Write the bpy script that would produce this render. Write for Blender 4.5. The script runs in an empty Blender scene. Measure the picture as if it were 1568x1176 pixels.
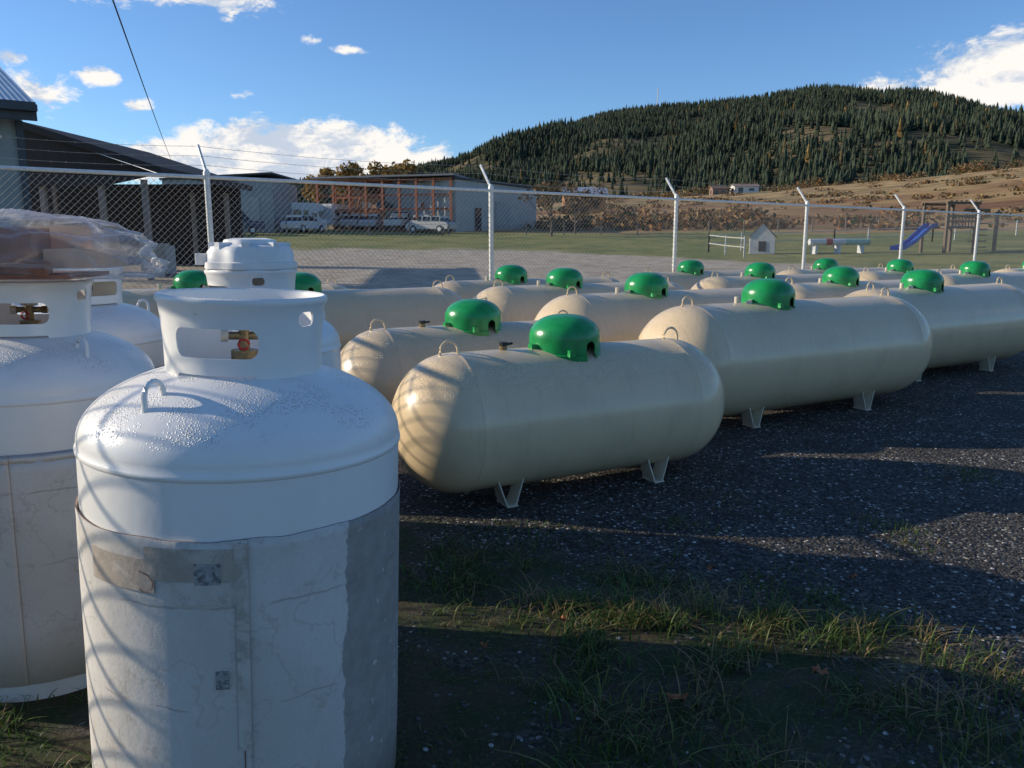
import bpy, math, random
import numpy as np
from mathutils import Vector, Matrix, noise
random.seed(7); rng=np.random.default_rng(7)
rad=math.radians
scene=bpy.context.scene
COL=scene.collection

# ------------------------------------------------------------ helpers
class NT:
    def __init__(s,nt): s.nt=nt; s.n=nt.nodes; s.l=nt.links
    def new(s,t,**k):
        n=s.n.new(t)
        for a,b in k.items(): setattr(n,a,b)
        return n
    def put(s,sock,val):
        if hasattr(val,'is_output'): s.l.new(val,sock)
        else: sock.default_value=val
    def math(s,op,a,b=0.0,c=None,clamp=False):
        n=s.new('ShaderNodeMath',operation=op,use_clamp=clamp)
        s.put(n.inputs[0],a); s.put(n.inputs[1],b)
        if c is not None: s.put(n.inputs[2],c)
        return n.outputs[0]
    def mix(s,f,a,b,bt='MIX'):
        n=s.new('ShaderNodeMix',data_type='RGBA',blend_type=bt)
        s.put(n.inputs[0],f); s.put(n.inputs[6],a if hasattr(a,'is_output') else (*a,1)[:4]); s.put(n.inputs[7],b if hasattr(b,'is_output') else (*b,1)[:4])
        return n.outputs[2]
    def noise(s,vec,scale,detail=4,rough=.55,dist=0):
        n=s.new('ShaderNodeTexNoise'); n.inputs['Scale'].default_value=scale
        n.inputs['Detail'].default_value=detail; n.inputs['Roughness'].default_value=rough; n.inputs['Distortion'].default_value=dist
        if vec is not None: s.l.new(vec,n.inputs['Vector'])
        return n.outputs['Fac']
    def smooth(s,x,a,b):
        n=s.new('ShaderNodeMapRange',interpolation_type='SMOOTHSTEP')
        s.put(n.inputs[0],x); n.inputs[1].default_value=a; n.inputs[2].default_value=b
        return n.outputs[0]
    def bump(s,h,strength,dist,normal=None):
        n=s.new('ShaderNodeBump'); n.inputs['Strength'].default_value=strength; n.inputs['Distance'].default_value=dist
        s.l.new(h,n.inputs['Height'])
        if normal is not None: s.l.new(normal,n.inputs['Normal'])
        return n.outputs[0]

def newmat(name):
    m=bpy.data.materials.new(name); m.use_nodes=True
    t=NT(m.node_tree); b=t.n['Principled BSDF']
    return m,t,b

def simple(name,col,rough=.6,metal=0,var=.12,scale=6,bump=0,bscale=40,spec=.5):
    m,t,b=newmat(name)
    co=t.new('ShaderNodeTexCoord').outputs['Object']
    n=t.noise(co,scale,5)
    f=t.smooth(n,.3,.7)
    c1=tuple(c*(1-var) for c in col); c2=tuple(min(1,c*(1+var)) for c in col)
    t.put(b.inputs['Base Color'],t.mix(f,c1,c2))
    b.inputs['Roughness'].default_value=rough; b.inputs['Metallic'].default_value=metal
    b.inputs['Specular IOR Level'].default_value=spec
    if bump: t.l.new(t.bump(t.noise(co,bscale,4),bump,.01),b.inputs['Normal'])
    return m

class MB:
    def __init__(s): s.v=[];s.f=[];s.m=[]
    def add(s,vs,fs,mi=0,M=None):
        o=len(s.v)
        if M is not None: vs=[M@Vector(v) for v in vs]
        s.v+= [tuple(v) for v in vs]; s.f+=[tuple(i+o for i in f) for f in fs]; s.m+=[mi]*len(fs)
    def box(s,c,sz,mi=0,rz=0,M=None):
        x,y,z=[a/2 for a in sz]
        vs=[(i*x,j*y,k*z) for k in(-1,1) for j in(-1,1) for i in(-1,1)]
        fs=[(0,2,3,1),(4,5,7,6),(0,1,5,4),(2,6,7,3),(0,4,6,2),(1,3,7,5)]
        T=Matrix.Translation(c)@Matrix.Rotation(rz,4,'Z')
        if M is not None: T=M@T
        s.add(vs,fs,mi,T)
    def ptube(s,pts,r,mi=0,n=8,caps=True):
        pts=[Vector(p) for p in pts]; vs=[];fs=[]
        rs=r if isinstance(r,(list,tuple)) else [r]*len(pts)
        for i,p in enumerate(pts):
            d=(pts[min(i+1,len(pts)-1)]-pts[max(i-1,0)]).normalized()
            up=Vector((0,0,1)) if abs(d.z)<.95 else Vector((1,0,0))
            a=d.cross(up).normalized(); b=a.cross(d)
            for k in range(n):
                t=2*math.pi*k/n; vs.append(p+(a*math.cos(t)+b*math.sin(t))*rs[i])
        for i in range(len(pts)-1):
            for k in range(n):
                fs.append((i*n+k,i*n+(k+1)%n,(i+1)*n+(k+1)%n,(i+1)*n+k))
        if caps:
            fs.append(tuple(range(n))[::-1]); fs.append(tuple(range((len(pts)-1)*n,len(pts)*n)))
        s.add(vs,fs,mi)
    def tube(s,p,q,r,mi=0,n=8,caps=True): s.ptube([p,q],r,mi,n,caps)
    def revolve(s,prof,mi=0,n=64,M=None,closed=False,rfun=None):
        vs=[];fs=[]
        for (r,z) in prof:
            for k in range(n):
                t=2*math.pi*k/n; rr=max(r,1e-5)*(rfun(t,z) if rfun else 1)
                vs.append((rr*math.cos(t),rr*math.sin(t),z))
        L=len(prof)
        for i in range(L if closed else L-1):
            j=(i+1)%L
            for k in range(n):
                fs.append((i*n+k,i*n+(k+1)%n,j*n+(k+1)%n,j*n+k))
        s.add(vs,fs,mi,M)
    def arc(s,r,t0,t1,z0,z1,th,mi=0,n=24,cx=0,cy=0):
        vs=[];fs=[]
        for k in range(n+1):
            t=t0+(t1-t0)*k/n
            for rr,z in((r,z0),(r,z1),(r+th,z1),(r+th,z0)):
                vs.append((cx+rr*math.cos(t),cy+rr*math.sin(t),z))
        for k in range(n):
            for q in range(4):
                a=k*4+q;b=k*4+(q+1)%4
                fs.append((a,b,b+4,a+4))
        fs.append((0,1,2,3)); fs.append((n*4+3,n*4+2,n*4+1,n*4))
        s.add(vs,fs,mi)
    def mesh(s,name,mats,sharp=35):
        me=bpy.data.meshes.new(name); me.from_pydata(s.v,[],s.f)
        for m in mats: me.materials.append(m)
        me.polygons.foreach_set('material_index',s.m)
        me.polygons.foreach_set('use_smooth',[True]*len(s.f))
        me.update()
        import bmesh
        bm=bmesh.new(); bm.from_mesh(me); bmesh.ops.recalc_face_normals(bm,faces=bm.faces[:]); bm.to_mesh(me); bm.free()
        me.set_sharp_from_angle(angle=rad(sharp))
        return me
    def obj(s,name,mats,loc=(0,0,0),rz=0,parent=None,sharp=35):
        return place(name,s.mesh(name,mats,sharp),loc,rz,parent)

def place(name,me,loc=(0,0,0),rz=0,parent=None):
    o=bpy.data.objects.new(name,me); COL.objects.link(o); o.location=loc; o.rotation_euler=(0,0,rz)
    if parent: o.parent=parent
    return o
def empty(name,loc=(0,0,0),rz=0):
    o=bpy.data.objects.new(name,None); COL.objects.link(o); o.location=loc; o.rotation_euler=(0,0,rz); return o

def np_mesh(name,V,F,colors=None,mats=(),smooth=False):
    V=np.asarray(V,dtype=np.float32); F=np.asarray(F,dtype=np.int32)
    me=bpy.data.meshes.new(name); k=F.shape[1]
    me.vertices.add(len(V)); me.vertices.foreach_set('co',V.ravel())
    me.loops.add(F.size); me.loops.foreach_set('vertex_index',F.ravel())
    me.polygons.add(len(F)); me.polygons.foreach_set('loop_start',np.arange(0,F.size,k,dtype=np.int32))
    me.polygons.foreach_set('use_smooth',np.full(len(F),smooth))
    me.update(calc_edges=True); me.validate()
    if colors is not None:
        ca=me.color_attributes.new('Col','FLOAT_COLOR','POINT')
        c=np.ones((len(V),4),dtype=np.float32); c[:,:3]=colors
        ca.data.foreach_set('color',c.ravel())
    for m in mats: me.materials.append(m)
    return me

def attrmat(name,rough=.8,spec=.3,trans=0):
    m,t,b=newmat(name)
    a=t.new('ShaderNodeAttribute',attribute_name='Col')
    t.l.new(a.outputs['Color'],b.inputs['Base Color']); b.inputs['Roughness'].default_value=rough
    b.inputs['Specular IOR Level'].default_value=spec
    if trans:
        tr=t.new('ShaderNodeBsdfTranslucent'); t.l.new(a.outputs['Color'],tr.inputs['Color'])
        mx=t.new('ShaderNodeMixShader'); mx.inputs[0].default_value=trans
        t.l.new(b.outputs[0],mx.inputs[1]); t.l.new(tr.outputs[0],mx.inputs[2])
        t.l.new(mx.outputs[0],t.n['Material Output'].inputs['Surface'])
    return m

# ------------------------------------------------------------ camera
cam=bpy.data.cameras.new('camera'); cam.lens=28.0; cam.sensor_width=36; cam.clip_end=9000; cam.clip_start=.05
co=bpy.data.objects.new('camera',cam); COL.objects.link(co); co.location=(0,0,1.5); co.rotation_euler=(rad(90-10.2),0,0)
scene.camera=co
scene.view_settings.view_transform='Standard'; scene.view_settings.look='None'; scene.view_settings.exposure=0

# ------------------------------------------------------------ light
EL=19.5; AZ=-82
S=Vector((math.sin(rad(AZ))*math.cos(rad(EL)),math.cos(rad(AZ))*math.cos(rad(EL)),math.sin(rad(EL))))
sun=bpy.data.lights.new('sun','SUN'); sun.energy=5.0; sun.angle=rad(.4); sun.color=(1,.89,.71)
so=bpy.data.objects.new('sun',sun); COL.objects.link(so); so.rotation_euler=S.to_track_quat('Z','Y').to_euler(); so.location=(-20,8,12)

w=bpy.data.worlds.new('World'); scene.world=w; w.use_nodes=True
t=NT(w.node_tree); bg=t.n['Background']
sky=t.new('ShaderNodeTexSky',sky_type='NISHITA'); sky.sun_disc=False; sky.sun_elevation=rad(EL); sky.sun_rotation=rad(AZ)
sky.air_density=1.0; sky.dust_density=.2; sky.ozone_density=2.6; sky.altitude=600
bg.inputs['Strength'].default_value=.125
vec=t.new('ShaderNodeTexCoord').outputs['Generated']
sep=t.new('ShaderNodeSeparateXYZ'); t.l.new(vec,sep.inputs[0])
az=t.math('MULTIPLY',t.math('ARCTAN2',sep.outputs[0],sep.outputs[1]),57.2958)
el=t.math('MULTIPLY',t.math('ARCSINE',sep.outputs[2]),57.2958)
mp=t.new('ShaderNodeMapping'); mp.inputs['Scale'].default_value=(1,1,1.9); t.l.new(vec,mp.inputs[0])
n1=t.noise(mp.outputs[0],15,11,.66,.3)
n2=t.noise(mp.outputs[0],9,5,.55)
dens=None
clouds=[(-14.5,5.5,12,3.1,1.9),(-9,5.0,6.5,2.1,1.6),(-22,5.1,6.5,2.0,1.5),(-29.8,8.7,2.8,2.0,.95),(-26.4,9.9,1.8,.9,.85),(-24.3,8.2,1.5,1.0,.8),(-21.5,15.2,9,2.3,1.1),(-31,10.6,1.8,1.1,.8),
 (-13.6,12.9,1.1,.45,.65),(-10.8,12.3,1.7,.45,.7),(-17.5,9.4,1.4,.6,.5),(30.5,9.8,7.5,2.9,1.4),(25,9.0,4.5,1.3,1.1),(-40,10,6,3,1),(45,12,8,3,1),(75,16,14,4,1),(-80,25,12,4,.8)]
for (a0,e0,wa,we,g) in clouds:
    dx=t.math('DIVIDE',t.math('SUBTRACT',az,a0),wa); dy=t.math('DIVIDE',t.math('SUBTRACT',el,e0),we)
    d=t.math('SQRT',t.math('ADD',t.math('MULTIPLY',dx,dx),t.math('MULTIPLY',dy,dy)))
    e=t.math('MULTIPLY',t.math('SUBTRACT',1,d,clamp=True),g)
    dens=e if dens is None else t.math('MAXIMUM',dens,e)
raw=t.math('ADD',t.math('MULTIPLY',dens,1.25),t.math('MULTIPLY',t.math('SUBTRACT',n1,.6),3.6))
cl=t.math('MULTIPLY',t.smooth(raw,.0,.55),t.smooth(dens,.0,.16))
cc=t.mix(t.smooth(t.math('ADD',n2,t.math('MULTIPLY',t.math('SUBTRACT',n1,.5),1.6)),.36,.60),(4.6,5.2,6.2),(8.1,7.8,7.4))
skyc=t.mix(1.0,sky.outputs[0],(.80,1.03,1.30),'MULTIPLY')
t.l.new(t.mix(cl,skyc,cc),bg.inputs['Color'])

# ------------------------------------------------------------ terrain
def interp(x,xs,ys): return float(np.interp(x,xs,ys))
def ground_h(x,y):
    r=math.hypot(x,y); a=math.degrees(math.atan2(x,y))
    A=interp(a,[-180,-90,-30,-10,0,18,32,60,100,180],[3,3,5,7,11,14.3,18.6,19,8,3])
    h=interp(r,[0,22,45,80,120,225,420,6000],[0,0,.74,2.5,4.2,A,A+1,A+2])
    if r>60: h+= .5*min(1,(r-60)/60)*noise.noise(Vector((x/40,y/40,0)))
    return h
def build_ground():
    rs=[0]+list(np.geomspace(.6,6000,130)); na=240
    V=[(0,0,0)];F=[]
    for r in rs[1:]:
        for k in range(na):
            a=2*math.pi*k/na; x,y=r*math.sin(a),r*math.cos(a); V.append((x,y,ground_h(x,y)))
    for k in range(na): F.append((0,1+(k+1)%na,1+k))
    for i in range(len(rs)-2):
        o=1+i*na
        for k in range(na):
            F.append((o+k,o+(k+1)%na,o+na+(k+1)%na,o+na+k))
    me=bpy.data.meshes.new('ground'); me.from_pydata(V,[],F)
    me.polygons.foreach_set('use_smooth',[True]*len(F)); me.update()
    m,t,b=newmat('ground_mat')
    P=t.new('ShaderNodeNewGeometry').outputs['Position']
    sp=t.new('ShaderNodeSeparateXYZ'); t.l.new(P,sp.inputs[0]); X,Y=sp.outputs[0],sp.outputs[1]
    R=t.math('SQRT',t.math('ADD',t.math('MULTIPLY',X,X),t.math('MULTIPLY',Y,Y)))
    vo=t.new('ShaderNodeTexVoronoi'); vo.inputs['Scale'].default_value=70; t.l.new(P,vo.inputs['Vector'])
    vo2=t.new('ShaderNodeTexVoronoi'); vo2.inputs['Scale'].default_value=31; t.l.new(P,vo2.inputs['Vector'])
    sc=t.new('ShaderNodeSeparateColor'); t.l.new(vo.outputs['Color'],sc.inputs[0])
    g=t.mix(t.smooth(sc.outputs[0],.2,1.0),(.024,.021,.019),(.13,.118,.102))
    g=t.mix(t.smooth(sc.outputs[1],.955,.975),g,(.55,.51,.45))
    g=t.mix(t.math('MULTIPLY',t.smooth(t.noise(P,2.2,5),.45,.65),.6),g,(.036,.030,.025))
    glot=t.mix(t.smooth(t.noise(P,1.3,8,.7),.35,.65),(.33,.27,.20),(.54,.46,.35))
    g=t.mix(t.smooth(R,12,18),g,glot)  # same gravel throughout: shade painted into the near yard, sunlight into the lot
    soil=t.mix(t.smooth(t.noise(P,5,6,.6),.38,.62),(.030,.045,.012),(.07,.052,.031))
    soil=t.mix(t.smooth(t.noise(P,60,3),.5,.75),soil,(.08,.11,.03))
    soil=t.mix(t.math('MULTIPLY',t.smooth(t.noise(P,3.5,5),.5,.65),.7),soil,g)
    nn=t.math('MULTIPLY',t.math('SUBTRACT',t.noise(P,2.6,5,.6),.5),1.5)
    ma=t.math('SUBTRACT',t.math('SUBTRACT',3.9,Y),t.math('MULTIPLY',X,.6))
    mb_=t.math('SUBTRACT',1.55,X)
    mk=t.smooth(t.math('ADD',t.math('MINIMUM',ma,mb_),nn),-.15,.4)
    c=t.mix(mk,g,soil)
    lawn=t.mix(t.smooth(t.noise(P,.35,7,.65),.35,.65),(.12,.15,.035),(.28,.26,.08))
    lawn=t.mix(t.math('MULTIPLY',t.smooth(t.noise(P,2.5,6,.7),.5,.7),.5),lawn,(.32,.25,.12))
    edge=t.math('ADD',t.math('SUBTRACT',R,50),t.math('ADD',t.math('MULTIPLY',t.math('MAXIMUM',X,0),1.0),t.math('MULTIPLY',t.math('SUBTRACT',t.noise(P,.25,5),.5),9)))
    lm=t.math('MULTIPLY',t.smooth(edge,-1.5,1.5),t.smooth(R,20,23))
    c=t.mix(lm,c,lawn)
    mpp=t.new('ShaderNodeMapping'); mpp.inputs['Scale'].default_value=(.35,1,1); mpp.inputs['Rotation'].default_value=(0,0,rad(20)); t.l.new(P,mpp.inputs[0])
    f1=t.mix(t.smooth(t.noise(mpp.outputs[0],.09,8,.7),.38,.62),(.21,.095,.038),(.42,.27,.11))
    f1=t.mix(t.smooth(t.noise(mpp.outputs[0],.035,6,.6),.52,.64),f1,(.14,.15,.05))
    f2=t.mix(t.smooth(t.noise(mpp.outputs[0],.35,8,.7),.38,.62),(.55,.36,.155),(.20,.125,.055))
    f2=t.mix(t.smooth(t.noise(mpp.outputs[0],.07,8,.7),.5,.6),f2,(.17,.15,.055))
    f1=t.mix(t.smooth(R,160,200),f1,f2)
    c=t.mix(t.smooth(t.math('ADD',R,t.math('MULTIPLY',t.math('SUBTRACT',t.noise(P,.08,5),.5),30)),73,77),c,f1)
    t.put(b.inputs['Base Color'],c); b.inputs['Roughness'].default_value=.85; b.inputs['Specular IOR Level'].default_value=.3
    hh=t.math('SUBTRACT',1,vo.outputs['Distance']); hh=t.math('ADD',hh,t.math('MULTIPLY',t.math('SUBTRACT',1,vo2.outputs['Distance']),.9))
    hh=t.mix(mk,hh,t.noise(P,45,6,.7))
    nb=t.bump(hh,.9,.012); nb=t.bump(t.noise(P,1.6,6,.6),.5,.05,nb)
    t.l.new(nb,b.inputs['Normal'])
    me.materials.append(m)
    place('ground',me)
build_ground()

# ------------------------------------------------------------ hill + forest
AZS=[-70,-40,-25,-16,-12,-8.8,-3.8,.3,3.9,6.5,9.6,13,16,18,20,21.9,23.8,25.7,27.5,29.2,30.6,31.6,36,45,60,75]
PS=[.01,.03,.042,.052,.062,.078,.094,.115,.135,.148,.153,.156,.159,.163,.167,.164,.157,.157,.149,.138,.127,.117,.09,.06,.03,.01]
def ridge(a):
    p=interp(a,AZS,PS); R0=1450+130*noise.noise(Vector((a/9,3.3,0)))
    return p,R0
def hill_h(a,r):
    p,R0=ridge(a); tt=(r-430)/(R0-430)
    if tt<0: return -5
    H=p*R0
    if tt<=1: h=11+(H-11)*tt**1.0
    else: h=H*(1-.8*min(1,(tt-1)/.8)**1.3)
    x,y=r*math.sin(rad(a)),r*math.cos(rad(a))
    wv=math.sin(math.pi*min(tt,1))
    h+=wv*(42*noise.noise(Vector((x/240,y/420,1)))+16*noise.noise(Vector((x/90,y/130,5))))*min(1,H/120)
    return h
def build_hill():
    V=[];F=[]; aa=np.linspace(-70,75,290); rr=np.linspace(430,2300,80)
    for r in rr:
        for a in aa: V.append((r*math.sin(rad(a)),r*math.cos(rad(a)),hill_h(a,r)))
    n=len(aa)
    for i in range(len(rr)-1):
        for k in range(n-1): F.append((i*n+k,i*n+k+1,(i+1)*n+k+1,(i+1)*n+k))
    me=bpy.data.meshes.new('hill'); me.from_pydata(V,[],F); me.polygons.foreach_set('use_smooth',[True]*len(F)); me.update()
    m,t,b=newmat('hill_mat'); P=t.new('ShaderNodeNewGeometry').outputs['Position']
    c=t.mix(t.smooth(t.noise(P,.02,8,.65),.4,.62),(.055,.056,.03),(.21,.155,.08))
    t.put(b.inputs['Base Color'],c); b.inputs['Roughness'].default_value=.95; b.inputs['Specular IOR Level'].default_value=.1
    me.materials.append(m); place('hill',me)
    tiers=[(.12,.62,1.0),(.38,.84,.72),(.62,1.0,.45)]; K=6
    T=[];TF=[]
    for (z0,z1,rr_) in tiers:
        o=len(T)
        for k in range(K):
            q=2*math.pi*k/K+z0*3; T.append((rr_*math.cos(q)*(1 if k%2 else .72),rr_*math.sin(q)*(1 if k%2 else .72),z0+(0 if k%2 else .05)))
        T.append((0,0,z1))
        for k in range(K): TF.append((o+k,o+(k+1)%K,o+K))
    T=np.array(T);TF=np.array(TF)
    Vs=[];Cs=[];cnt=0
    N=40000
    while cnt<N:
        a=random.uniform(-18,44); p,R0=ridge(a); r=440+(R0*1.04-440)*random.random()**.8
        x,y=r*math.sin(rad(a)),r*math.cos(rad(a))
        q=noise.noise(Vector((x/110,y/190,9)))+.5*noise.noise(Vector((x/35,y/50,2)))
        tt=(r-430)/(R0-430)
        if q>.24 and random.random()<.9 and tt<.95: continue
        if tt<.22 and random.random()<.5: continue
        z=hill_h(a,r); h=random.uniform(7,14)*(1.0 if random.random()<.9 else 1.3); wd=h*random.uniform(.15,.25)
        th=random.uniform(0,6.28); c,s_=math.cos(th),math.sin(th)
        v=T.copy(); vx=(v[:,0]*c-v[:,1]*s_)*wd; vy=(v[:,0]*s_+v[:,1]*c)*wd
        Vs.append(np.stack([x+vx,y+vy,z-1+v[:,2]*h],1))
        g=random.random(); k=.6+.8*random.random()
        col=np.array((.046,.058,.036))*k if g<.965 else (np.array((.18,.115,.04))*k if g<.98 else np.array((.09,.07,.035))*k)
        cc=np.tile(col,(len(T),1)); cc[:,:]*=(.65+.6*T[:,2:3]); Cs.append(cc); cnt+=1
    V=np.concatenate(Vs);C=np.concatenate(Cs)
    F=(TF[None]+(np.arange(N)*len(T))[:,None,None]).reshape(-1,3)
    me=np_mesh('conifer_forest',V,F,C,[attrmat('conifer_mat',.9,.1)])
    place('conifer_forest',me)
    a=9.9; p,R0=ridge(a); mb=MB(); x,y=R0*math.sin(rad(a)),R0*math.cos(rad(a)); z=hill_h(a,R0)
    for i in range(3):
        q=i*2.094; mb.tube((1.2*math.cos(q),1.2*math.sin(q),-2),(.5*math.cos(q),.5*math.sin(q),36),.3,0,5)
    for k in range(9): mb.box((0,0,3+k*4),(1.6,1.6,.25),0)
    mb.obj('radio_mast',[simple('mast_paint',(.6,.58,.55))],(x,y,z))
build_hill()

# ------------------------------------------------------------ foliage helper
def leaf_mass(blobs,n,size,cols):
    B=np.array(blobs); wts=(B[:,3]*B[:,4]*B[:,5])**.66; wts/=wts.sum()
    idx=rng.choice(len(B),n,p=wts)
    d=rng.normal(size=(n,3)); d/=np.linalg.norm(d,axis=1)[:,None]; rr=rng.random(n)**.4
    P=B[idx,:3]+d*rr[:,None]*B[idx,3:]
    a=rng.normal(size=(n,3)); a/=np.linalg.norm(a,axis=1)[:,None]; b=np.cross(a,rng.normal(size=(n,3))); b/=np.linalg.norm(b,axis=1)[:,None]
    s=size*(.5+rng.random(n))[:,None]
    V=np.stack([P-a*s,P+b*s*.6,P+a*s,P-b*s*.6],1).reshape(-1,3)
    F=np.arange(4*n).reshape(-1,4)
    c=np.array(cols)[rng.integers(0,len(cols),n)]*(.6+.8*rng.random(n))[:,None]
    return V,F,np.repeat(c,4,0)
leafmat=attrmat('leaf_mat',.7,.2,.3); barkmat=simple('bark',(.12,.09,.07),.9,bump=.5)
def tree(name,x,y,h,w,cols,n=1800,size=.22):
    z=ground_h(x,y); e=empty(name,(x,y,z)); mb=MB(); blobs=[]
    mb.ptube([(0,0,-.2),(.05,0,h*.3),(0,.1,h*.6),(.1,0,h*.9)],[h*.03,h*.022,h*.014,h*.004],0,7)
    for k in range(11):
        q=random.uniform(0,6.28); z0=h*random.uniform(.2,.7); L=w*random.uniform(.5,1)
        p=(L*math.cos(q),L*math.sin(q),min(h*.95,z0+L*random.uniform(.5,1.1)))
        mb.ptube([(0,0,z0),(p[0]*.5,p[1]*.5,z0+(p[2]-z0)*.4),p],[h*.011,h*.007,h*.002],0,5)
        for _ in range(4):
            q2=random.uniform(0,6.28); mb.tube((p[0]*.6,p[1]*.6,z0+(p[2]-z0)*.55),(p[0]+.5*w*math.cos(q2)*.5,p[1]+.5*w*math.sin(q2)*.5,p[2]+random.uniform(-.1,.5)*w*.5),h*.002,0,3,False)
        blobs.append((p[0],p[1],p[2],w*.3,w*.3,h*.12))
    blobs.append((0,0,h*.85,w*.35,w*.35,h*.13))
    mb.obj(name+'_trunk',[barkmat],parent=e)
    V,F,C=leaf_mass(blobs,n,size,cols)
    place(name+'_crown',np_mesh(name+'_crown',V,F,C,[leafmat]),parent=e)
gold=[(.34,.21,.06),(.27,.16,.05),(.22,.16,.06)]; brown=[(.15,.10,.055),(.12,.09,.055),(.20,.13,.07)]; dk=[(.03,.05,.02),(.05,.06,.03)]
for (x,y,h,w_) in [(-19,100,7.2,3.6),(-23.5,103,6.2,3.2),(-15.5,104,7.2,3.4),(-12,112,5.5,2.8)]: tree('autumn_tree',x,y,h*1.05,w_,gold,1700,.24)
for (x,y,h,w_) in [(3.2,66,4.0,2.2),(5.5,71,3.4,1.9),(8.5,92,4.4,2.6)]: tree('bare_tree',x,y,h,w_,brown,420,.16)
bl=[]
for i in range(180):
    a=random.uniform(1,34); r=random.uniform(78,165); x,y=r*math.sin(rad(a)),r*math.cos(rad(a)); s_=random.uniform(.3,.9)
    bl.append((x,y,ground_h(x,y)+s_*.35,s_*2.6,s_*1.6,s_*.6))
for i in range(60):
    a=random.uniform(1,17); r=random.uniform(80,112); x,y=r*math.sin(rad(a)),r*math.cos(rad(a)); s_=random.uniform(.6,1.5)
    bl.append((x,y,ground_h(x,y)+s_*.5,s_*1.5,s_*1.2,s_*.9))
for i in range(130):
    a=random.uniform(4,36); r=random.uniform(165,225); x,y=r*math.sin(rad(a)),r*math.cos(rad(a)); s_=random.uniform(.3,.8)
    bl.append((x,y,ground_h(x,y)+s_*.3,s_*3.5,s_*1.8,s_*.6))
for i in range(170):
    a=random.uniform(-14,36); r=random.uniform(228,300); x,y=r*math.sin(rad(a)),r*math.cos(rad(a)); s_=random.uniform(1.2,2.6)
    bl.append((x,y,ground_h(x,y)+s_*.5,s_*1.5,s_*1.3,s_*1.0))
V,F,C=leaf_mass(bl,46000,.28,brown+dk[:1]+[(.26,.12,.045),(.32,.17,.06),(.34,.22,.09)])
place('brush',np_mesh('brush',V,F,C,[leafmat]))

# ------------------------------------------------------------ fence
galv=simple('galvanised',(.70,.70,.66),.5,.1,.1,20); wire=simple('wire',(.30,.30,.295),.5,.2,.1)
FA=Vector((.7915,.6111,0)); FB=Vector((-.6111,.7915,0)); RH=2.28
def fence(name,P0,P1,posts,wr=.0022,pitch=.055,arm=FB,nside=3):
    P0=Vector(P0);P1=Vector(P1);d=(P1-P0);L=d.length;d.normalize();nrm=Vector((-d.y,d.x,0))
    e=empty(name)
    mb=MB()
    for s in posts:
        p=P0+d*s
        mb.tube(p+Vector((0,0,-.1)),p+Vector((0,0,RH+.03)),.036,0,12)
        mb.revolve([(.0,.05),(.02,.045),(.042,.01),(.042,-.03)],0,12,Matrix.Translation(p+Vector((0,0,RH+.03))))
        a0=p+Vector((0,0,RH+.02)); a1=p+arm*.27+Vector((0,0,RH+.38))
        mb.tube(a0,a1,.022,0,6)
        for k in range(8): mb.tube(p+Vector((.04,-.04,.2+k*.28)),p+Vector((-.04,.04,.205+k*.28)),.006,0,4)
    mb.obj('fence_posts',[galv],parent=e)
    mb=MB(); mb.tube(P0+Vector((0,0,RH-.02)),P1+Vector((0,0,RH-.02)),.024,0,8); mb.obj('top_rail',[galv],parent=e)
    mb=MB(); H=RH-.06; st=pitch*math.sqrt(2)
    for sg in (1,-1):
        s=-H
        while s<L+H:
            s0,s1=(s,s+H) if sg>0 else (s+H,s)
            z0,z1=.03,H
            def clip(sv): return max(0,min(L,sv))
            a,b=s0,s1
            if max(a,b)>0 and min(a,b)<L:
                ca,cb=clip(a),clip(b)
                za=z0+(z1-z0)*((ca-a)/(b-a)); zb=z0+(z1-z0)*((cb-a)/(b-a))
                off=nrm*.0018*sg
                mb.tube(P0+d*ca+Vector((0,0,za))+off,P0+d*cb+Vector((0,0,zb))+off,wr,0,nside,False)
            s+=st
    mb.obj('chain_link_mesh',[wire],parent=e,sharp=180)
    mb=MB()
    for f in (.3,.63,.97):
        o=arm*.27*f+Vector((0,0,RH+.02+.36*f))
        for k in range(len(posts)-1):
            a=P0+d*posts[k]+o; b=P0+d*posts[k+1]+o
            pts=[a+(b-a)*q+Vector((0,0,-.05*4*q*(1-q))) for q in np.linspace(0,1,9)]
            mb.ptube(pts,.0024,0,3,False)
            nb=int((b-a).length/.14)
            for j in range(nb):
                q=(j+.5)/nb; c=a+(b-a)*q+Vector((0,0,-.05*4*q*(1-q)))
                v=Vector((random.uniform(-1,1),random.uniform(-1,1),random.uniform(-1,1))).normalized()*.014
                mb.tube(c-v,c+v,.0018,0,3,False)
    mb.obj('barbed_wire',[wire],parent=e,sharp=180)
Pz=Vector((-3.72,10.0,0)); st=4.29
corner=Pz-FA*(st*.7)
posts=[0]+[st*.7+st*k for k in range(0,13)]
fence('chain_link_fence',corner,corner+FA*posts[-1],posts)
side_end=Vector((-1.9,-.8,0)); Ls=(side_end-corner).length
fence('chain_link_fence',corner,side_end,[0,Ls*.30,Ls*.62,Ls],wr=.005,pitch=.095,arm=Vector((-.9,-.3,0)),nside=4)

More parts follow.
